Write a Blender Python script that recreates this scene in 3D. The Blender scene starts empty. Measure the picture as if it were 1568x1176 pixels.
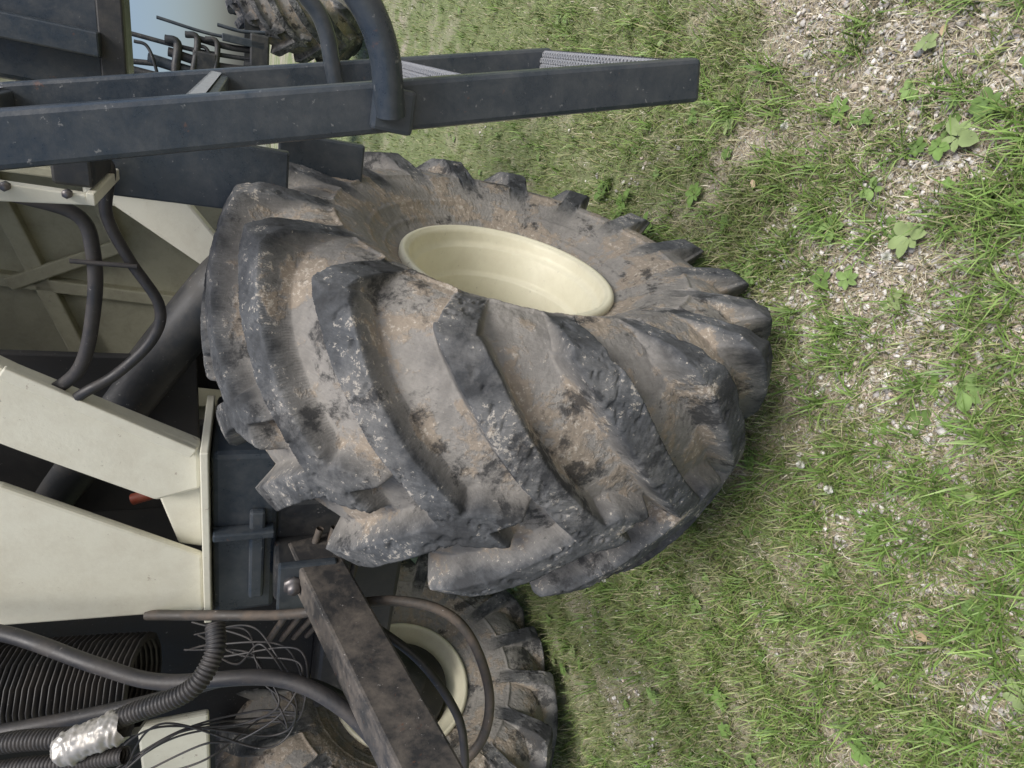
import bpy, math, random
import numpy as np
from mathutils import Matrix, Vector
random.seed(4); rng=np.random.default_rng(7)
scene=bpy.context.scene
scene.view_settings.view_transform='Standard'; scene.view_settings.look='None'; scene.view_settings.exposure=0
AZ=.501
C=Vector((.184,1.814,0))
M=Matrix.Translation(C)@Matrix.Rotation(-AZ,4,'Z')

# ------------------------------------------------------------------ camera
p=.419;r=.018
F=Vector((0,math.cos(p),-math.sin(p)));U0=Vector((0,math.sin(p),math.cos(p)));R0=Vector((1,0,0))
R=R0*math.cos(r)+U0*math.sin(r);U=-R0*math.sin(r)+U0*math.cos(r)
cd=bpy.data.cameras.new("camera");cam=bpy.data.objects.new("camera",cd);scene.collection.objects.link(cam)
mc=Matrix.Identity(4)
X=-U;Y=R;Z=-F
for i in range(3): mc[i][0]=X[i];mc[i][1]=Y[i];mc[i][2]=Z[i]
mc[2][3]=1.583
cam.matrix_world=mc
cd.sensor_width=36;cd.lens=897/1568*36;cd.clip_start=.02;cd.clip_end=5000
scene.camera=cam

# ------------------------------------------------------------------ world + sun
w=bpy.data.worlds.new("World");scene.world=w;w.use_nodes=True
nt=w.node_tree;bg=nt.nodes["Background"];sky=nt.nodes.new("ShaderNodeTexSky")
sky.sky_type='NISHITA';sky.sun_disc=False;el=math.radians(60);sundir=Vector((.35,-.8,0)).normalized()
sky.sun_elevation=el;sky.sun_rotation=math.atan2(sundir.x,sundir.y);sky.air_density=1.0;sky.dust_density=4.0;sky.ozone_density=1.5
nt.links.new(sky.outputs[0],bg.inputs[0]);bg.inputs[1].default_value=.15
sd=bpy.data.lights.new("sun","SUN");sd.energy=3.3;sd.angle=math.radians(26);sd.color=(1,.98,.95)
so=bpy.data.objects.new("sun",sd);scene.collection.objects.link(so)
v=Vector((sundir.x*math.cos(el),sundir.y*math.cos(el),math.sin(el)))
so.rotation_euler=v.to_track_quat('Z','Y').to_euler()

# ------------------------------------------------------------------ node helpers
def newmat(name):
    m=bpy.data.materials.new(name);m.use_nodes=True
    n=m.node_tree;return m,n,n.nodes["Principled BSDF"]
def N(n,t,**k):
    x=n.nodes.new(t)
    for a,b in k.items(): setattr(x,a,b)
    return x
def noise(n,vec,scale,detail=6,rough=.6,dist=0):
    x=N(n,"ShaderNodeTexNoise");x.inputs["Scale"].default_value=scale;x.inputs["Detail"].default_value=detail
    x.inputs["Roughness"].default_value=rough;x.inputs["Distortion"].default_value=dist
    n.links.new(vec,x.inputs["Vector"]);return x.outputs["Fac"]
def ramp(n,fac,stops):
    x=N(n,"ShaderNodeValToRGB");e=x.color_ramp.elements
    while len(e)<len(stops): e.new(.5)
    for i,(p_,c) in enumerate(stops):
        e[i].position=p_;e[i].color=(c,c,c,1) if not hasattr(c,'__len__') else (*c,1)
    n.links.new(fac,x.inputs[0]);return x.outputs[0]
def mix(n,fac,a,b,blend='MIX'):
    x=N(n,"ShaderNodeMix",data_type='RGBA',blend_type=blend)
    def put(s,v_):
        if isinstance(v_,bpy.types.NodeSocket): n.links.new(v_,s)
        elif hasattr(v_,'__len__'): s.default_value=(*v_,1)
        else: s.default_value=v_
    put(x.inputs[0],fac);put(x.inputs[6],a);put(x.inputs[7],b);return x.outputs[2]
def math_(n,op,a,b=None):
    x=N(n,"ShaderNodeMath",operation=op)
    for i,v_ in enumerate((a,b)):
        if v_ is None: continue
        if isinstance(v_,bpy.types.NodeSocket): n.links.new(v_,x.inputs[i])
        else: x.inputs[i].default_value=v_
    return x.outputs[0]
def bump(n,bs,h,strength,dist):
    x=N(n,"ShaderNodeBump");x.inputs["Strength"].default_value=strength;x.inputs["Distance"].default_value=dist
    n.links.new(h,x.inputs["Height"]);n.links.new(x.outputs[0],bs.inputs["Normal"])
def coord(n): return N(n,"ShaderNodeTexCoord").outputs["Object"]

def paint(name,col,rough=.4,dirt=.35,dirtcol=(.22,.18,.13),rust=0,metal=0,sc=1):
    m,n,b=newmat(name);co=coord(n)
    f2=noise(n,co,60*sc,3,.7);f3=noise(n,co,9*sc,6,.75,.2)
    c=mix(n,math_(n,'MULTIPLY',ramp(n,f3,[(.42,0),(.78,1)]),dirt),col,dirtcol)
    sp=ramp(n,f2,[(.67,0),(.72,1)])
    c=mix(n,math_(n,'MULTIPLY',sp,min(1,dirt*1.3)),c,tuple(min(1,x*.5+.16) for x in dirtcol))
    if rust:
        f4=noise(n,co,21*sc,5,.8,.4)
        c=mix(n,math_(n,'MULTIPLY',ramp(n,f4,[(.65,0),(.69,1)]),rust),c,(.14,.065,.04))
    n.links.new(c,b.inputs["Base Color"])
    rr=ramp(n,f3,[(.3,rough*.8),(.8,min(1,rough+.35))]);n.links.new(rr,b.inputs["Roughness"])
    b.inputs["Metallic"].default_value=metal
    bump(n,b,f2,.2,.003)
    return m
m_navy=paint("navy_black_paint",(.026,.035,.046),.24,.45,(.13,.13,.125),.5)
m_black=paint("black_frame_paint",(.018,.020,.023),.45,.55,(.10,.09,.075),.4)
m_beam=paint("dusty_beam_paint",(.035,.035,.036),.45,.85,(.20,.17,.14),.7)
m_cream=paint("cream_paint",(.66,.645,.54),.4,.32,(.36,.31,.23),.5)
m_creamin=paint("dusty_shaded_cream",(.42,.41,.30),.6,.55,(.18,.155,.11),.4)  # dusty cream, base darkened so the inner panels' shade is in the colour
m_rim=paint("rim_cream_paint",(.66,.63,.48),.42,.26,(.38,.32,.21),.4)
m_hose=paint("rubber_hose",(.022,.022,.024),.45,.45,(.12,.10,.085))
m_hosebr=paint("dirty_hose",(.05,.045,.04),.6,.9,(.16,.12,.09))
m_dark=paint("deep_shade_black",(.012,.012,.013),.8,.4,(.05,.045,.04))  # near-black standing in for deep shade under the machine and in openings
m_galv=paint("galvanised_steel",(.42,.43,.45),.45,.25,(.2,.18,.15),0,.5)
m_tape=paint("silver_tape",(.36,.35,.33),.4,.6,(.24,.20,.15),0,.45)
m_red=paint("red_hose",(.25,.05,.025),.5,.4)
m_steel=paint("worn_steel",(.18,.17,.17),.4,.6,(.12,.09,.07),.4,.8)

def tiremat():
    m,n,b=newmat("dusty_tire_rubber");co=coord(n)
    at=N(n,"ShaderNodeAttribute",attribute_name="lug").outputs["Fac"]
    fb=noise(n,co,2.4,5,.6);fm=noise(n,co,7,7,.70,.1);ff=noise(n,co,70,5,.75)
    mp=N(n,"ShaderNodeMapping");mp.inputs["Scale"].default_value=(60,9,9);mp.inputs["Rotation"].default_value=(.5,.3,.4)
    n.links.new(co,mp.inputs[0]);fs=noise(n,mp.outputs[0],4,4,.7)
    rub=mix(n,fs,(.045,.052,.060),(.14,.148,.158))
    rub=mix(n,ramp(n,fm,[(.38,0),(.62,1)]),(.030,.033,.037),rub)
    dust=mix(n,fs,mix(n,fb,(.17,.155,.14),(.27,.255,.23)),(.31,.295,.27))
    # film of pale dried dust: thick between the lugs, thin on their worn tops
    dv=math_(n,'ADD',math_(n,'MULTIPLY',at,-.28),math_(n,'ADD',math_(n,'MULTIPLY',fb,.5),math_(n,'MULTIPLY',fm,.5)))
    c=mix(n,ramp(n,dv,[(.20,.06),(.52,.92)]),rub,dust)
    # tan mud, only between the lugs
    mud=mix(n,ff,(.19,.15,.11),(.36,.30,.23))
    mf=math_(n,'ADD',math_(n,'MULTIPLY',at,-.14),fm)
    c=mix(n,math_(n,'MULTIPLY',ramp(n,mf,[(.49,0),(.54,1)]),.72),c,mud)
    fl=math_(n,'ADD',ff,math_(n,'MULTIPLY',fm,.7))
    c=mix(n,math_(n,'MULTIPLY',ramp(n,fl,[(.97,0),(1.01,1)]),.6),c,(.48,.44,.38))
    c=mix(n,math_(n,'MULTIPLY',ramp(n,noise(n,co,4.6,7,.74,.2),[(.55,0),(.61,1)]),.82),c,(.028,.029,.031))
    n.links.new(c,b.inputs["Base Color"])
    b.inputs["Roughness"].default_value=.92
    b.inputs["Specular IOR Level"].default_value=.2
    h=math_(n,'ADD',math_(n,'MULTIPLY',ff,.8),math_(n,'ADD',math_(n,'MULTIPLY',ramp(n,mf,[(.48,0),(.54,1)]),.7),math_(n,'MULTIPLY',fs,.7)))
    bump(n,b,h,.6,.005)
    return m
m_tire=tiremat()

def vcolmat(name,rough=.6):
    m,n,b=newmat(name);at=N(n,"ShaderNodeAttribute",attribute_name="Col").outputs["Color"]
    n.links.new(at,b.inputs["Base Color"]);b.inputs["Roughness"].default_value=rough;b.inputs["Specular IOR Level"].default_value=.35
    return m
m_blade=vcolmat("grass_blades",.5);m_straw=vcolmat("dry_straw",.7);m_peb=vcolmat("pebbles",.8);m_weed=vcolmat("weed_leaves",.5)

# ------------------------------------------------------------------ object helpers
def empty(name):
    e=bpy.data.objects.new(name,None);scene.collection.objects.link(e);return e
def link(me,name,mat,parent=None,mw=None,smooth=False):
    o=bpy.data.objects.new(name,me);scene.collection.objects.link(o)
    if mat: me.materials.append(mat)
    if parent: o.parent=parent
    if mw is not None: o.matrix_world=mw
    if smooth:
        me.polygons.foreach_set("use_smooth",[True]*len(me.polygons))
    return o
def npmesh(name,V,faces4=None,faces3=None,faces=None):
    me=bpy.data.meshes.new(name)
    if faces is not None:
        me.from_pydata([tuple(x) for x in V],[],faces);me.update();return me
    n4=0 if faces4 is None else len(faces4);n3=0 if faces3 is None else len(faces3)
    me.vertices.add(len(V));me.vertices.foreach_set("co",np.asarray(V,np.float32).ravel())
    li=[];st=[]
    if n4: li.append(np.asarray(faces4,np.int32).ravel());st.append(np.arange(n4)*4)
    if n3: li.append(np.asarray(faces3,np.int32).ravel());st.append(np.arange(n3)*3+4*n4)
    li=np.concatenate(li);st=np.concatenate(st)
    me.loops.add(len(li));me.loops.foreach_set("vertex_index",li)
    me.polygons.add(n4+n3);me.polygons.foreach_set("loop_start",st.astype(np.int32))
    me.update(calc_edges=True);me.validate();return me
def setcol(me,cols):
    a=me.color_attributes.new("Col",'FLOAT_COLOR','POINT')
    c=np.ones((len(cols),4),np.float32);c[:,:3]=cols;a.data.foreach_set("color",c.ravel())
def bevel(o,wd=.006,seg=2):
    b=o.modifiers.new("bevel","BEVEL");b.width=wd;b.segments=seg;b.limit_method='ANGLE';b.angle_limit=math.radians(40)
    return o
def box(name,a0,a1,b0,b1,z0,z1,mat,parent,bw=.006,mw=M):
    V=[(x,y,z) for x in (a0,a1) for y in (b0,b1) for z in (z0,z1)]
    Fc=[(0,1,3,2),(4,6,7,5),(0,4,5,1),(2,3,7,6),(0,2,6,4),(1,5,7,3)]
    return bevel(link(npmesh(name,V,faces=Fc),name,mat,parent,mw),bw)
def prism_b(name,poly,b0,b1,mat,parent,bw=.006,mw=M):
    """polygon given in (a,z), extruded along b"""
    n=len(poly);ar=sum(poly[i][0]*poly[(i+1)%n][1]-poly[(i+1)%n][0]*poly[i][1] for i in range(n))
    if ar<0: poly=poly[::-1]
    V=[(x,b0,z) for x,z in poly]+[(x,b1,z) for x,z in poly]
    Fc=[tuple(range(n)),tuple(range(2*n-1,n-1,-1))]+[(i,i+n,(i+1)%n+n,(i+1)%n) for i in range(n)]
    return bevel(link(npmesh(name,V,faces=Fc),name,mat,parent,mw),bw)
def bar(name,p0,p1,wa,wz,mat,parent,bw=.006,mw=M,up=(0,0,1)):
    p0=Vector(p0);p1=Vector(p1);d=(p1-p0).normalized();s=d.cross(Vector(up)).normalized();u=s.cross(d)
    V=[];
    for q in (p0,p1):
        for i,j in ((-1,-1),(1,-1),(1,1),(-1,1)): V.append(q+s*i*wa/2+u*j*wz/2)
    Fc=[(0,1,2,3),(7,6,5,4)]+[(i,i+4,(i+1)%4+4,(i+1)%4) for i in range(4)]
    o=link(npmesh(name,V,faces=Fc),name,mat,parent,mw);return bevel(o,bw)
def tube(name,pts,rad,mat,parent,mw=M,corr=0,crumple=0):
    """smooth hose through the points (real mesh); corr = corrugation pitch"""
    P=[Vector(q) for q in pts];L=[P[0]*2-P[1]]+P+[P[-1]*2-P[-2]];out=[]
    for i in range(1,len(L)-2):
        for k in range(24):
            t=k/24;a,b,c,d=L[i-1],L[i],L[i+1],L[i+2]
            out.append(.5*((2*b)+(c-a)*t+(2*a-5*b+4*c-d)*t*t+(3*b-a-3*c+d)*t**3))
    out.append(P[-1])
    Q=np.array(out);dl=np.r_[0,np.cumsum(np.linalg.norm(np.diff(Q,axis=0),axis=1))]
    st=min(.02,rad*.7) if not corr else corr/5
    if crumple: st=.003
    n=max(8,int(dl[-1]/st));s=np.linspace(0,dl[-1],n);Q=np.stack([np.interp(s,dl,Q[:,i]) for i in range(3)],1)
    T=np.gradient(Q,axis=0);T/=np.linalg.norm(T,axis=1)[:,None]+1e-9
    nrm=np.cross(T[0],[.3,.2,.9]);nrm/=np.linalg.norm(nrm);ns=[]
    for t in T:
        nrm=nrm-t*(nrm@t);nrm/=np.linalg.norm(nrm);ns.append(nrm.copy())
    ns=np.array(ns);bs=np.cross(T,ns);K=14 if not crumple else 60;th=np.arange(K)/K*2*math.pi
    rr=np.full((n,K),rad)
    if corr: rr=rr*(1+.09*np.sign(np.sin(s/corr*2*math.pi))*np.abs(np.sin(s/corr*2*math.pi))**.5)[:,None]
    if crumple:
        A_,B_=np.meshgrid(s,np.cos(th)*rad,indexing='ij');_,D_=np.meshgrid(s,np.sin(th)*rad,indexing='ij')
        rr=rr*(1+crumple*(np.abs(fbm(A_*60+D_*30,B_*60,71,3)-.5)*2+.5*(fbm(A_*25,D_*25+B_*20,73,3)-.5)*2))
        e=np.minimum(s,s[-1]-s);rr=rr*(.75+.25*np.clip(e/.02,0,1))[:,None]
    V=(Q[:,None]+rr[:,:,None]*(np.cos(th)[None,:,None]*ns[:,None]+np.sin(th)[None,:,None]*bs[:,None])).reshape(-1,3)
    i=np.arange(n-1)[:,None]*K;j=np.arange(K)[None];j2=(j+1)%K
    Fq=np.stack([i+j,i+j2,i+K+j2,i+K+j],-1).reshape(-1,4)
    return link(npmesh(name,V,Fq),name,mat,parent,mw,not crumple)
def lathe(name,prof,mat,parent,mw,seg=128):
    """profile (x,r) revolved about local X"""
    n=len(prof);th=np.arange(seg)/seg*2*math.pi;pr=np.array(prof)
    V=np.stack([np.repeat(pr[:,0][None],seg,0),pr[:,1][None]*np.cos(th)[:,None],pr[:,1][None]*np.sin(th)[:,None]],-1).reshape(-1,3)
    i=np.arange(seg)[:,None];j=np.arange(n-1)[None];i2=(i+1)%seg
    Fq=np.stack([i*n+j,i*n+j+1,i2*n+j+1,i2*n+j],-1).reshape(-1,4)
    return link(npmesh(name,V,Fq),name,mat,parent,mw,True)

# ------------------------------------------------------------------ tyre
def sm(a,b,x):
    t=np.clip((x-a)/(b-a),0,1);return t*t*(3-2*t)
def lin(a,b,x):
    t=np.clip((x-a)/(b-a),0,1);return .65*t+.35*t*t*(3-2*t)
def vnoise(x,y,seed=0):
    xi=np.floor(x).astype(np.int64);yi=np.floor(y).astype(np.int64);fx=x-xi;fy=y-yi
    def h(i,j):
        v=np.sin(i*127.1+j*311.7+seed*74.7)*43758.5453;return v-np.floor(v)
    fx=fx*fx*(3-2*fx);fy=fy*fy*(3-2*fy)
    return (h(xi,yi)*(1-fx)+h(xi+1,yi)*fx)*(1-fy)+(h(xi,yi+1)*(1-fx)+h(xi+1,yi+1)*fx)*fy
def fbm(x,y,seed=0,o=4):
    s=0;a=.5;t=0
    for k in range(o): s=s+a*vnoise(x*2**k,y*2**k,seed+k);t+=a;a*=.55
    return s/t
RT=.872;ZC=RT-.03
PHASE=-0.15;NL=17
def tire_mesh():
    base=[(0,.806),(.1,.799),(.19,.780),(.26,.745),(.296,.702),(.316,.652),(.328,.600),(.327,.545),(.303,.475),(.268,.415),(.240,.375),(.226,.345)]
    lug =[(0,.870),(.1,.864),(.205,.846),(.29,.816),(.336,.790),(.352,.730),(.344,.650),(.331,.575),(.303,.475),(.268,.415),(.240,.375),(.226,.345)]
    base=np.array(base);lug=np.array(lug)
    s=np.r_[0,np.cumsum(np.linalg.norm(np.diff(base,axis=0),axis=1))]
    ns=170;ss=np.linspace(0,s[-1],ns)
    def samp(P,k):
        Q=np.stack([np.interp(ss,s,P[:,i]) for i in range(2)],1)
        ker=np.hanning(2*k+3)[1:-1];ker/=ker.sum();k=len(ker)//2
        pad=np.concatenate([Q[1:k+1][::-1]*[-1,1],Q,2*Q[-1]-Q[-k-1:-1][::-1]])
        return np.stack([np.convolve(pad[:,i],ker,'same')[k:-k] for i in range(2)],1)
    B=samp(base,7);Lg=samp(lug,1)
    for Q in (B,Lg): Q[:,0]*=1+.055*sm(.0,.3,Q[:,0])*sm(.36,.5,Q[:,1])
    B=np.concatenate([B[1:][::-1]*[-1,1],B]);Lg=np.concatenate([Lg[1:][::-1]*[-1,1],Lg]);S=np.concatenate([-ss[1:][::-1],ss])
    Nph=1800;ph=np.arange(Nph)/Nph*2*math.pi
    PH,SS=np.meshgrid(ph,S,indexing='ij')
    pitch=2*math.pi/NL;Ssh=.350
    W=np.zeros_like(PH)
    for side in (1,-1):
        q=1-(SS*side)/Ssh
        A=.44
        g=np.where(q>0,A*np.power(np.clip(q,0,3),1.15),.05*q)
        dg=np.where(q>0,A*1.15*np.power(np.clip(q,1e-3,3),.15),.05)/Ssh
        slope=.85*dg
        d=(PH-PHASE-g-(0 if side==1 else pitch*.40))
        d=(d+pitch/2)%pitch-pitch/2
        wob=.004*(fbm(PH*9,SS*14,3)-.5)
        dp=d*.85/np.sqrt(1+slope**2)+wob
        hw=.032+.011*sm(.5,0,q)+.006*sm(.9,1.2,q)
        m=1-np.where(dp>0,lin(hw,hw+.010,dp),lin(hw,hw+.024,-dp))
        e0,e1=(1.27,1.32) if side==1 else (1.02,1.07)
        m*=1-lin(e0,e1,q+.6*dp)
        m*=sm(-.66,-.36,q)
        W=np.maximum(W,m)
    W=np.clip(W,0,1)
    P=B[None]+W[...,None]*(Lg-B)[None]
    rough=.0035*(fbm(PH*26,SS*40,11)-.5)+.003*(fbm(PH*80,SS*110,5)-.5)+.006*(1-W)*(fbm(PH*12,SS*16,19)-.5)
    # chipped lug edges
    rough=rough-.006*sm(.62,.75,fbm(PH*30,SS*36,27))*W
    x=P[...,0]+rough*np.sign(SS)*sm(.3,.4,np.abs(SS));rr=P[...,1]+rough*(1-sm(.3,.45,np.abs(SS)))
    for rs_,hh in ((.44,.004),(.545,.007),(.39,.004)):
        x=x+np.sign(SS)*hh*np.exp(-((B[None,:,1]-rs_)/.006)**2)*(np.abs(B[None,:,0])>.2)*(1-W)
    # phi=0 -> front (-b), phi grows downwards at the front
    V=np.stack([x,-rr*np.cos(PH),-rr*np.sin(PH)],-1)
    zw=V[...,2]+ZC
    sq=np.clip(.07-zw,0,1);V[...,2]+=sq*.65;V[...,0]*=1+.1*sq
    n=len(S);i=np.arange(Nph)[:,None];j=np.arange(n-1)[None];i2=(i+1)%Nph
    Fq=np.stack([i*n+j,i2*n+j,i2*n+j+1,i*n+j+1],-1).reshape(-1,4)
    me=npmesh("tire",V.reshape(-1,3),Fq)
    a=me.attributes.new("lug",'FLOAT','POINT');a.data.foreach_set("value",W.ravel().astype(np.float32))
    me.materials.append(m_tire);me.polygons.foreach_set("use_smooth",[True]*len(me.polygons))
    return me
TM=tire_mesh()
def arc(cx,cr,rad,t0,t1,n=8):
    return [(cx+rad*math.cos(math.radians(t0+(t1-t0)*k/n)),cr+rad*math.sin(math.radians(t0+(t1-t0)*k/n))) for k in range(n+1)]
rimprof=[(.205,.358),(.218,.364)]+arc(.226,.350,.013,110,-60,8)+[(.232,.334),(.220,.328),(.20,.326),(.188,.320),(.182,.309),(.176,.304),(.10,.301),(.092,.296),(.086,.284),(.08,.280),(-.02,.278),(-.03,.274),(-.036,.263),(-.05,.259),(-.17,.270),(-.18,.300),(-.205,.326),(-.222,.330)]+arc(-.226,.350,.013,240,70,8)+[(-.205,.358)]
rimprof=[(x*1.03,r_*.955) for x,r_ in rimprof]
disc=[(-.06,.249),(-.085,.24),(-.10,.20),(-.085,.17),(-.08,.12),(-.03,.11),(-.02,.08),(-.02,.0)]
def wheel(name,mw):
    e=empty(name)
    t=bpy.data.objects.new("tire",TM);scene.collection.objects.link(t);t.parent=e;t.matrix_world=mw
    lathe("rim",rimprof,m_rim,e,mw);lathe("disc",disc,m_rim,e,mw)
    lathe("hub_shade_drum",[(-.34,.0),(-.34,.11),(-.24,.12),(-.22,.235),(-.11,.24),(-.10,.0)],m_black,e,mw,48)  # hub made wide and black to paint the shade inside the rim
    for k in range(8):
        th=k/8*2*math.pi
        lathe("lug_nut_%d"%k,[(-.10,.0001),(-.10,.016),(-.055,.016),(-.05,.012),(-.05,.0001)],m_steel,e,mw@Matrix.Translation((0,.145*math.cos(th),.145*math.sin(th))),6)
    return e
wheel("harvester_wheel",M@Matrix.Translation((-.020,.012,ZC))@Matrix.Rotation(math.radians(-5),4,'Z'))
wheel("harvester_wheel",M@Matrix.Translation((-2.33,.22,ZC))@Matrix.Rotation(math.pi-math.radians(5),4,'Z'))

# ------------------------------------------------------------------ ladder
lad=empty("access_ladder")
def rail(name,b0,b1,ztop):
    def ao(z): return .86-.276*(z-.67)
    prism_b(name,[(ao(.67)+.0,.685),(ao(.67)-.085,.655),(ao(ztop)-.088,ztop),(ao(ztop),ztop+.02)],b0,b1,m_navy,lad,.010)
rail("rail_1",-.44,-.39,3.0);rail("rail_2",.38,.43,3.0)
for k,zs in enumerate((.71,1.18,1.69,2.2)):
    ao=.86-.276*(zs-.67)
    box("tread_%d"%k,ao-.080,ao-.006,-.388,.378,zs-.035,zs,m_navy,lad,.004)
    V=[];Fc=[]
    for i in range(4):
        for j in range(40):
            ca=ao-.015-i*.0185;cb=-.372+j*.0188+(i%2)*.009
            s0=len(V)
            for (rad,zz) in ((.0088,.0),(.0078,.007),(.0056,.007),(.0050,.0012)):
                for q in range(8):
                    V.append((ca+rad*math.cos(q*math.pi/4),cb+rad*math.sin(q*math.pi/4),zs+.004+zz))
            for L in range(3):
                for q in range(8): Fc.append((s0+L*8+q,s0+L*8+(q+1)%8,s0+L*8+8+(q+1)%8,s0+L*8+8+q))
    link(npmesh("grip",V,faces=Fc),"grip_teeth_%d"%k,m_galv,lad,M)
    V=[];Fc=[]
    for i in range(4):
        for j in range(40):
            ca=ao-.015-i*.0185;cb=-.372+j*.0188+(i%2)*.009;s0=len(V)
            V+=[(ca+.0052*math.cos(q*math.pi/4),cb+.0052*math.sin(q*math.pi/4),zs+.0052) for q in range(8)];Fc.append(tuple(range(s0,s0+8)))
    link(npmesh("grip_holes",V,faces=Fc),"grip_holes_%d"%k,m_dark,lad,M)
    box("grip_plate_%d"%k,ao-.084,ao-.002,-.386,.376,zs+.0005,zs+.004,m_galv,lad,.001)
    V=[];Fc=[]
    for j in range(60):
        b0=-.386+j*.0127;s0=len(V)
        V+=[(ao-.001,b0,zs-.016),(ao-.001,b0+.0127,zs-.016),(ao-.001,b0+.0127,zs+.002),(ao-.001,b0+.0095,zs+.010),(ao-.001,b0+.003,zs+.010),(ao-.001,b0,zs+.002)]
        Fc.append((s0,s0+1,s0+2,s0+3,s0+4,s0+5))
    link(npmesh("grip_lip",V,faces=Fc),"grip_lip_%d"%k,m_galv,lad,M)
tube("handrail_1",[(.618,-.462,1.350),(.66,-.468,1.36),(.72,-.47,1.375),(.78,-.47,1.41),(.83,-.47,1.47),(.90,-.47,1.60)],.028,m_navy,lad)
box("handrail_foot_1",.588,.668,-.466,-.441,1.305,1.385,m_navy,lad,.008)
tube("handrail_2",[(.60,.375,1.36),(.67,.37,1.38),(.74,.37,1.40),(.80,.37,1.44),(.88,.37,1.55)],.024,m_navy,lad)

# ------------------------------------------------------------------ harvester chassis
ch=empty("combine_harvester_chassis")
prism_b("frame_post",[(-.90,1.724),(-1.165,1.724),(-1.12,2.3),(-1.08,3.0),(-.25,3.0),(-.57,2.22)],.0,.03,m_cream,ch,.01)
prism_b("frame_brace",[(-.46,1.724),(-.62,1.724),(-.66,1.85),(-.46,2.17),(.05,2.95),(.35,2.95),(-.21,2.15)],.01,.07,m_cream,ch,.012)
bar("brace_edge_rib",(-.47,.0,1.74),(-.20,.0,2.17),.02,.035,m_cream,ch,.004)
prism_b("frame_gusset",[(-.62,1.724),(-.905,1.724),(-.88,1.80),(-.67,1.85)],.05,.10,m_cream,ch,.008)
box("frame_flange",-1.19,-.45,-.035,.32,1.698,1.722,m_cream,ch,.004)
box("cross_sill",-2.7,-1.53,-.16,-.13,1.705,1.93,m_cream,ch,.01)
box("cavity_shade_sheet",-.93,-.3,.30,.33,1.75,3.0,m_dark,ch)  # dark sheet painting the shade inside the frame opening
box("cavity_shade_sheet_2",-2.2,-1.17,.22,.26,1.3,3.0,m_dark,ch)  # dark sheet standing in for shadow beside the post
box("axle_pivot_casting",-1.19,-.48,.0,.38,1.49,1.695,m_navy,ch,.02)
box("casting_rib",-1.10,-.70,-.03,.0,1.53,1.58,m_navy,ch,.01)
box("casting_web",-.80,-.77,-.05,.0,1.50,1.69,m_navy,ch,.006)
box("axle_beam",-1.95,-.32,.05,.32,1.0,1.3,m_black,ch,.02)
box("axle_post",-1.15,-.7,.02,.36,1.2,1.5,m_black,ch,.02)
box("hub_carrier",-.45,-.2,-.12,.2,.7,1.1,m_black,ch,.02)
box("drag_link_clevis",-1.03,-.86,-.12,.03,1.33,1.50,m_black,ch,.015)
box("clevis_plate",-1.07,-.84,-.15,-.12,1.30,1.49,m_navy,ch,.008)
lathe("clevis_bolt",[(-.02,.0001),(-.02,.035),(.0,.035),(.0,.022),(.02,.022),(.022,.0001)],m_steel,ch,M@Matrix.Translation((-.92,-.165,1.44))@Matrix.Rotation(-math.pi/2,4,'Z'),6)
bar("drag_link",(-.92,.0,1.385),(-.86,-1.35,1.04),.13,.15,m_beam,ch,.010)
# inner body panels
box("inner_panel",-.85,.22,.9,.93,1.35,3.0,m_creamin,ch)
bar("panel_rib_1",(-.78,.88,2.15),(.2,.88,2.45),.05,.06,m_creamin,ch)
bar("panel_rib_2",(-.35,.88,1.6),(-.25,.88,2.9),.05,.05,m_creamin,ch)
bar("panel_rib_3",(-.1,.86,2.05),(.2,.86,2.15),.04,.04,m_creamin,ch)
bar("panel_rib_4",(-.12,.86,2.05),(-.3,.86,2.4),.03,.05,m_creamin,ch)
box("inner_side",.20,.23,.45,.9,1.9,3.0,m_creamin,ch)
box("rear_shade_panel",-4.2,-.85,.75,.8,1.15,3.1,m_dark,ch)  # dark sheet in place of the shadow behind the hoses
box("shade_roof",-4.2,.3,.45,4.0,2.95,3.0,m_creamin,ch)  # unseen roof, added to shade the parts below
box("shade_roof_front",-4.2,-1.2,-.6,.45,2.95,3.0,m_dark,ch)  # unseen dark overhang, added to darken the left side
box("rear_body",-3.2,.15,1.1,4.5,1.5,3.3,m_cream,ch,.03)
prism_b("lift_cylinder_guard",[(.30,2.06),(.28,1.86),(.0,1.64),(-.12,1.66),(-.04,1.74),(.13,1.98),(.14,2.06)],.48,.52,m_cream,ch,.01)
tube("drive_shaft",[(-.9,.36,2.22),(-.72,.35,2.11),(-.06,.33,1.69),(.0,.33,1.62)],.085,m_black,ch)
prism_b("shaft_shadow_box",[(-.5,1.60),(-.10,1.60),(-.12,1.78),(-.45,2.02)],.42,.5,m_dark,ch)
prism_b("step_bracket",[(.28,2.3),(.345,2.3),(.335,1.90),(.315,1.895)],-.22,-.19,m_cream,ch,.003)
box("step_bracket_lip",.315,.34,-.22,.05,1.885,1.90,m_cream,ch,.002)
for k in range(2): lathe("bracket_bolt_%d"%k,[(-.008,.0001),(-.008,.009),(.008,.009),(.008,.0001)],m_steel,ch,M@Matrix.Translation((.335,-.225,1.93+.1*k))@Matrix.Rotation(-math.pi/2,4,'Z'),6)
box("bracket_block",.345,.42,-.2,.0,1.89,1.96,m_black,ch)
box("side_plate",.27,.44,.06,.10,1.50,1.92,m_navy,ch)
box("side_plate_lower",.30,.46,.30,.34,1.27,1.52,m_navy,ch)
box("platform",.36,1.3,1.15,1.75,2.09,2.7,m_navy,ch,.02)
box("platform_post",.50,.58,1.05,1.14,2.09,3.0,m_navy,ch)
box("platform_edge",.30,1.3,1.10,1.15,2.02,2.1,m_black,ch)

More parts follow.
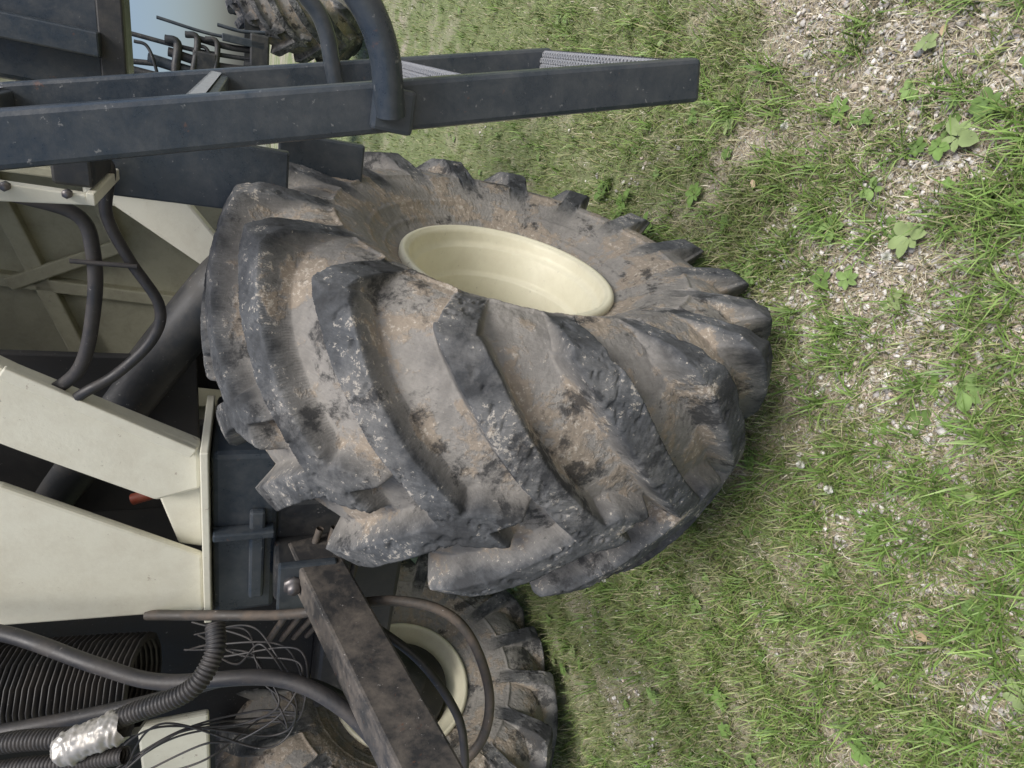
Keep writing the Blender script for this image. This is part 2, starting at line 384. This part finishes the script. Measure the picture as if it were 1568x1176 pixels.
# ------------------------------------------------------------------ hoses
hs=empty("hydraulic_hoses")
tube("hose_1",[(.27,-.02,2.1),(.23,0,1.97),(.14,0,1.945),(.0,0,1.955),(-.18,0,2.0),(-.3,.05,2.1)],.017,m_hose,hs)
tube("hose_2",[(.36,0,1.99),(.36,0,1.90),(.24,0,1.91),(.13,0,1.87),(.01,0,1.81),(-.09,0,1.83),(-.2,0,1.92),(-.27,0,2.01),(-.4,.1,2.1)],.014,m_hose,hs)
tube("hose_fitting",[(.36,0,2.02),(.36,0,1.92)],.022,m_steel,hs)
tube("hose_strap",[(.12,-.02,1.99),(.12,-.02,1.85)],.006,m_hose,hs)
tube("hose_3",[(-.95,-.1,2.5),(-.98,-.15,2.24),(-1.0,-.30,1.975),(-1.0,-.39,1.80),(-.93,-.49,1.51),(-.96,-.60,1.33),(-1.07,-.73,1.19),(-1.2,-.8,1.1)],.022,m_hose,hs)
tube("hose_4",[(-1.15,0,1.9),(-1.07,-.11,1.68),(-1.01,-.20,1.44),(-.90,-.295,1.13),(-.91,-.405,.93),(-1.07,-.54,.83),(-1.24,-.63,.84),(-1.4,-.65,.95)],.017,m_hosebr,hs)
tube("hose_5",[(-.86,-.2,1.4),(-.89,-.37,1.23),(-.97,-.49,1.07),(-1.09,-.61,.96),(-1.20,-.68,.93),(-1.4,-.7,.9)],.014,m_hose,hs)
tube("hose_6",[(-1.35,-.2,2.6),(-1.22,-.3,2.15),(-1.12,-.36,1.85),(-1.02,-.4,1.62),(-1.05,-.45,1.4),(-1.2,-.5,1.2)],.022,m_hose,hs)
tube("corrugated_hose_1",[(-1.15,-.42,2.4),(-1.03,-.47,2.155),(-.968,-.53,1.97),(-.89,-.55,1.85),(-.81,-.57,1.715),(-.75,-.52,1.66),(-.72,-.45,1.66)],.024,m_hose,hs,corr=.010)
tube("corrugated_hose_2",[(-1.2,-.45,2.35),(-1.09,-.5,2.15),(-1.03,-.56,1.97),(-.98,-.6,1.86)],.02,m_hose,hs,corr=.010)
tube("tape_wrap",[(-1.0,-.54,2.01),(-.95,-.555,1.94),(-.905,-.565,1.86)],.038,m_tape,hs,crumple=.30)
tube("large_duct",[(-1.38,-.02,3.0),(-1.38,-.04,2.4),(-1.36,-.08,2.1),(-1.34,-.12,1.9)],.15,m_hose,hs,corr=.018)
tube("red_hose",[(-.8,.2,1.95),(-.76,.2,1.86),(-.70,.22,1.84)],.02,m_red,hs)
for k in range(8):
    q=lambda s=.05: random.uniform(-s,s)
    tube("wire_%d"%k,[(-1.1+q(),-.15+q(),1.72+q()),(-1.0+q(),-.3+q(),1.62+q()),(-.95+q(),-.42+q(),1.5+q(.07)),(-1.05+q(),-.5+q(),1.47+q(.07)),(-1.15+q(),-.5+q(),1.55+q()),(-1.12+q(),-.5+q(),1.75+q(.08)),(-1.3,-.5+q(),1.95+q())],.003,m_hose,hs)
for k in range(4):
    tube("line_%d"%k,[(-1.5,.1,1.5-k*.05),(-1.1,-.05,1.42-k*.06),(-.8,-.02,1.35-k*.05)],.013,m_hosebr,hs)

# ------------------------------------------------------------------ parked machine behind
bt=empty("parked_tractor")
t=bpy.data.objects.new("tire",TM);scene.collection.objects.link(t);t.parent=bt;t.matrix_world=M@Matrix.Translation((1.25,9.2,1.02))@Matrix.Rotation(-.55,4,'Z')@Matrix.Scale(1.2,4)
lathe("rim",rimprof,m_rim,bt,t.matrix_world)
box("frame",-.9,1.1,8.6,9.6,1.5,1.75,m_black,bt)
box("engine_block",-1.4,-.15,7.0,8.6,1.5,3.2,m_black,bt,.03)
box("deck",-.6,2.2,7.9,8.3,3.15,3.3,m_navy,bt)
O5=.42
for k,(x0,rd,z0,z1) in enumerate([(-.52,.07,1.5,2.95),(-.40,.05,1.6,3.2),(-.28,.06,1.5,2.7),(-.30,.03,2.6,3.3),(-.16,.05,1.55,2.5),(-.04,.025,1.5,2.9),(.07,.035,1.5,2.2),(.16,.018,1.5,2.6),(.26,.02,1.5,2.0)]):
    tube("cylinder_%d"%k,[(x0+O5,6.8,z0),(x0+O5-.04,6.8,(z0+z1)/2),(x0+O5+random.uniform(-.12,.02),6.82,z1)],rd,random.choice([m_hose,m_black,m_navy]),bt)
for k,(za,zb,rd) in enumerate([(1.62,1.60,.06),(1.9,2.1,.02),(2.3,2.2,.035),(2.55,2.7,.018),(2.45,2.4,.045),(2.05,2.0,.03)]):
    xe=.28+.09*(k%3)
    tube("cross_pipe_%d"%k,[(-.3,6.75,za),(.1,6.72,(za+zb)/2),(xe,6.75,zb),(xe+.02,6.76,zb+.12)],rd,m_black,bt)
box("valve_block",-.15,.35,6.7,6.95,2.0,2.25,m_black,bt,.02)
box("lower_bracket",0,.65,6.7,6.95,1.45,1.66,m_black,bt,.02)
box("upright",.50,.58,6.7,6.8,1.5,1.95,m_navy,bt,.01)

# ------------------------------------------------------------------ ground
def green(x,y):
    """how lush the turf is at a place"""
    n1=fbm(x*1.6+3,y*1.6+8,41,4)-.5;n2=fbm(x*7,y*7,51,3)-.5
    g=.50*sm(.95,1.9,y)+.29+.95*n1*(1-.4*sm(2,4,y))+1.25*n2-.18*sm(-.1,.6,x)*(1-sm(1.2,1.8,y))+.12*sm(-.1,-.6,x)
    g=g-.2*sm(14,25,y)
    return np.clip(g,.04,1)
def hz(x,y): return .02*(fbm(x*1.3+9,y*1.3+4,21,3)-.5)+.006*(fbm(x*9,y*9,31,2)-.5)
def ground():
    t=np.linspace(-1,1,440);g=np.sinh(t*7.2)/np.sinh(7.2)*1500
    Xg,Yg=np.meshgrid(g,g+1.6,indexing='ij');d=np.hypot(Xg,Yg-1.6)
    Zg=hz(Xg,Yg)*np.exp(-(d/25)**2)
    n=len(t);V=np.stack([Xg,Yg,Zg],-1).reshape(-1,3);i=np.arange(n-1)[:,None];j=np.arange(n-1)[None]
    Fq=np.stack([i*n+j,(i+1)*n+j,(i+1)*n+j+1,i*n+j+1],-1).reshape(-1,4)
    me=npmesh("ground",V,Fq)
    a=me.attributes.new("turf",'FLOAT','POINT');a.data.foreach_set("value",green(Xg,Yg).ravel().astype(np.float32))
    m,nn,b=newmat("dry_soil_and_thatch");co=coord(nn)
    tf=N(nn,"ShaderNodeAttribute",attribute_name="turf").outputs["Fac"]
    f2=noise(nn,co,22,5,.75);f3=noise(nn,co,140,3,.7)
    c=mix(nn,f2,(.16,.125,.085),(.42,.37,.28));c=mix(nn,ramp(nn,f3,[(.45,0),(.6,.7)]),c,(.50,.47,.39))
    c=mix(nn,math_(nn,'MULTIPLY',ramp(nn,math_(nn,'ADD',math_(nn,'MULTIPLY',f2,.5),tf),[(.6,0),(1.1,1)]),.8),c,mix(nn,f3,(.07,.095,.025),(.19,.27,.08)))
    vo=N(nn,"ShaderNodeTexVoronoi");vo.inputs["Scale"].default_value=75;nn.links.new(co,vo.inputs["Vector"])
    pm=math_(nn,'MULTIPLY',ramp(nn,vo.outputs["Distance"],[(.25,1),(.4,0)]),ramp(nn,tf,[(.2,.7),(.5,0)]))
    c=mix(nn,pm,c,mix(nn,.75,vo.outputs["Color"],(.56,.53,.48)))
    nn.links.new(c,b.inputs["Base Color"]);b.inputs["Roughness"].default_value=.95
    bump(nn,b,math_(nn,'ADD',f3,math_(nn,'ADD',f2,pm)),.8,.008)
    link(me,"ground",m,None,None,True)
ground()
def scatter(n,ymax=28,ymin=.35,pw=1.35,xw=.95):
    u=rng.random(n);k=1-pw
    y=(ymin**k+u*(ymax**k-ymin**k))**(1/k)
    x=(rng.random(n)*2-1)*(y*xw+.8)
    return x,y
def blades(name,x,y,L,wd,lean,az,cb,ct,mat,parent=None):
    n=len(x);z=hz(x,y)*np.exp(-((np.hypot(x,y-1.6))/25)**2)-.002
    dx,dy=np.cos(az),np.sin(az);px,py=-dy,dx
    b=np.stack([x,y,z],1);P=np.stack([px,py,np.zeros(n)],1)*wd[:,None]/2
    D=np.stack([dx,dy,np.zeros(n)],1);Zv=np.array([[0,0,1.]])
    m1=b+(D*np.sin(lean*.6)[:,None]+Zv*np.cos(lean*.6)[:,None])*(L*.5)[:,None]
    tip=m1+(D*np.sin(lean*1.4)[:,None]+Zv*np.cos(lean*1.4)[:,None])*(L*.5)[:,None]
    tip[:,2]=np.maximum(tip[:,2],z+.004);m1[:,2]=np.maximum(m1[:,2],z+.006)
    V=np.stack([b-P,b+P,m1+P*.8,m1-P*.8,tip],1).reshape(-1,3)
    i=np.arange(n)[:,None]*5
    me=npmesh(name,V,i+np.array([[0,1,2,3]]),i+np.array([[3,2,4]]))
    cols=np.stack([cb,cb,(cb+ct)/2,(cb+ct)/2,ct],1).reshape(-1,3);setcol(me,cols)
    return link(me,name,mat,parent)
tur=empty("grass")
def pal(n,cols,var=.18):
    cols=np.array(cols);c=cols[rng.integers(0,len(cols),n)];return np.clip(c*(1+var*rng.standard_normal((n,1))),.01,1)
n=320000;x,y=scatter(n)
keep=rng.random(n)<green(x,y)**1.1;x,y=x[keep],y[keep];n=len(x)
far=np.clip(y/4,1,6)
G=green(x,y);L=(.025+.055*rng.random(n)**1.7+.05*G*rng.random(n))*(far**.3);wd=(.0024+.003*rng.random(n))*far**.9
cb=pal(n,[(.09,.12,.035),(.13,.15,.05),(.20,.19,.09)]);ct=pal(n,[(.16,.26,.055),(.23,.34,.08),(.12,.21,.045),(.30,.38,.13),(.17,.28,.06),(.42,.39,.22),(.48,.43,.28)])
blades("green_blades",x,y,L,wd,rng.uniform(.2,1.3,n),rng.uniform(0,6.283,n),cb,ct,m_blade,tur)
n=240000;x,y=scatter(n);far=np.clip(y/5,1,5)
keep=rng.random(n)<(1.0-.65*green(x,y));x,y,far=x[keep],y[keep],far[keep];n=len(x)
L=(.015+.05*rng.random(n)**1.3)*far**.4;wd=(.0012+.0018*rng.random(n))*far**.9
cb=pal(n,[(.42,.37,.25),(.52,.47,.34),(.33,.28,.18),(.62,.58,.47),(.24,.20,.13)]);
blades("dry_thatch",x,y,L,wd,rng.uniform(.9,1.5,n),rng.uniform(0,6.283,n),cb,np.clip(cb*1.1,0,1),m_straw,tur)
nc=1700;cx,cy=scatter(nc,9);k=green(cx,cy)>.2;cx,cy=cx[k],cy[k];per=15
x=np.repeat(cx,per)+rng.normal(0,.013,len(cx)*per);y=np.repeat(cy,per)+rng.normal(0,.013,len(cx)*per);n=len(x)
blades("grass_tufts",x,y,.05+.10*rng.random(n),.003+.0035*rng.random(n),rng.uniform(.3,1.3,n),rng.uniform(0,6.283,n),pal(n,[(.10,.16,.04)]),pal(n,[(.19,.31,.065),(.14,.25,.05),(.29,.41,.12)]),m_blade,tur)

def pebbles():
    n=62000;x,y=scatter(n,7,.35,1.6)
    gm=fbm(x*2.6,y*2.6,61,4)+.27*sm(-.5,.6,x)*(1-sm(.9,1.6,y))+.17*(1-sm(.8,1.35,y))-.25*green(x,y)
    k=rng.random(n)<sm(.40,.64,gm);x,y=x[k],y[k];n=len(x)
    t=(1+5**.5)/2
    ico=np.array([(-1,t,0),(1,t,0),(-1,-t,0),(1,-t,0),(0,-1,t),(0,1,t),(0,-1,-t),(0,1,-t),(t,0,-1),(t,0,1),(-t,0,-1),(-t,0,1)])/1.9
    fc=np.array([(0,11,5),(0,5,1),(0,1,7),(0,7,10),(0,10,11),(1,5,9),(5,11,4),(11,10,2),(10,7,6),(7,1,8),(3,9,4),(3,4,2),(3,2,6),(3,6,8),(3,8,9),(4,9,5),(2,4,11),(6,2,10),(8,6,7),(9,8,1)])
    s=.0024+.0074*rng.random(n)**2.2;sc=np.stack([s*(.7+.7*rng.random(n)),s*(.7+.7*rng.random(n)),s*.65],1)
    P=ico[None]*(1+.2*rng.standard_normal((n,12,1)))*sc[:,None]
    th=rng.random(n)*6.28;c,s_=np.cos(th)[:,None],np.sin(th)[:,None]
    P=np.stack([P[...,0]*c-P[...,1]*s_,P[...,0]*s_+P[...,1]*c,P[...,2]],-1)
    P+=np.stack([x,y,hz(x,y)+.007],1)[:,None]
    me=npmesh("gravel",P.reshape(-1,3),None,(np.arange(n)[:,None,None]*12+fc[None]).reshape(-1,3))
    setcol(me,np.repeat(pal(n,[(.6,.57,.52),(.44,.42,.40),(.54,.46,.38),(.7,.68,.64),(.34,.32,.30)],.12),12,0))
    link(me,"gravel",m_peb,None,None,True)
pebbles()

def weeds():
    V=[];Fc=[];Cc=[]
    spots=[(.33,1.235,.034),(.48,1.20,.03),(.40,.97,.034),(.614,.858,.034),(.825,1.19,.03),(0,.834,.03),(.02,.93,.026),(.854,2.28,.045),(.7,2.1,.04),(.95,2.45,.04),(.75,1.8,.035),(.55,1.07,.024),(-.1,1.05,.02)]
    for _ in range(300):
        y=.6+random.random()**1.6*5;x=random.uniform(-1,1)*(y*.9+.6)
        spots.append((x,y,random.uniform(.010,.028)))
    for x,y,sz in spots:
        nl=random.randint(4,8);rot=random.random()*6.28;z=float(hz(np.array([x]),np.array([y]))[0])
        col=random.choice([(.16,.26,.07),(.20,.30,.10),(.13,.21,.06),(.24,.31,.13)])
        hh=random.uniform(.010,.035)
        for l in range(nl):
            a=rot+l*6.28/nl+random.uniform(-.3,.3);L=sz*random.uniform(.7,1.25);wd=L*random.uniform(.35,.5);til=random.uniform(.1,.6)
            s0=len(V);ca,sa=math.cos(a),math.sin(a)
            for (u_,w_) in ((.1,0),(.35,.75),(.7,1),(1.1,.75),(1.4,.0),(1.1,-.75),(.7,-1),(.35,-.75),(.75,0)):
                uu=u_*L;ww=w_*wd;zz=hh+uu*til-.9*uu*uu/L*til*.6+(0 if w_ else -.12*wd)+random.uniform(-.001,.001)
                V.append((x+ca*uu-sa*ww,y+sa*uu+ca*ww,z+zz));k_=random.uniform(.8,1.15);Cc.append([c*k_ for c in col])
            for q in range(8): Fc.append((s0+q,s0+(q+1)%8,s0+8))
    me=npmesh("broadleaf_weeds",V,faces=Fc);setcol(me,np.array(Cc));link(me,"broadleaf_weeds",m_weed,None,None,True)
    V=[];Fc=[];Cc=[]
    for (x,y) in [(-.226,1.25),(-.284,1.155),(.82,1.33),(.5,2.4),(-.9,2.3),(.35,1.0),(1.0,1.25)]:
        h0=.075
        for q in range(160):
            th=random.random()*6.28;ph=math.acos(random.uniform(-.3,1));d=Vector((math.sin(ph)*math.cos(th),math.sin(ph)*math.sin(th),math.cos(ph)))
            c=Vector((x,y,h0));e=d.cross(Vector((.3,.5,.8))).normalized()*.0022;s0=len(V)
            V+=[tuple(c+d*.003-e),tuple(c+d*.003+e),tuple(c+d*.014)];Fc.append((s0,s0+1,s0+2));Cc+=[(.6,.62,.5),(.6,.62,.5),(.82,.81,.77)]
        for q in range(3):
            an=q*2.1;s0=len(V);V+=[(x-.0013*math.cos(an),y-.0013*math.sin(an),.0),(x+.0013*math.cos(an),y+.0013*math.sin(an),.0),(x,y,h0)];Fc.append((s0,s0+1,s0+2));Cc+=[(.15,.25,.06)]*3
    me=npmesh("clover_flowers",V,faces=Fc);setcol(me,np.array(Cc));link(me,"clover_flowers",m_weed)
    # fallen dry leaves
    V=[];Fc=[];Cc=[]
    for (x,y,sz) in [(-.62,.93,.028),(-.45,1.0,.018),(.2,.78,.016),(-.3,1.6,.02),(.7,1.5,.018),(.9,.9,.014)]:
        a=random.random()*6.28;s0=len(V)
        for (u_,w_,zz) in ((-1,0,.0),(-.4,.45,.006),(.4,.4,.009),(1,0,.003),(.4,-.4,.0),(-.5,-.38,.004)):
            V.append((x+sz*(u_*math.cos(a)-w_*math.sin(a)),y+sz*(u_*math.sin(a)+w_*math.cos(a)),.022+zz));Cc.append((.52,.40,.26))
        Fc.append((s0,s0+1,s0+2,s0+3));Fc.append((s0,s0+3,s0+4,s0+5))
    me=npmesh("dry_leaves",V,faces=Fc);setcol(me,np.array(Cc));link(me,"dry_leaves",m_weed)
weeds()
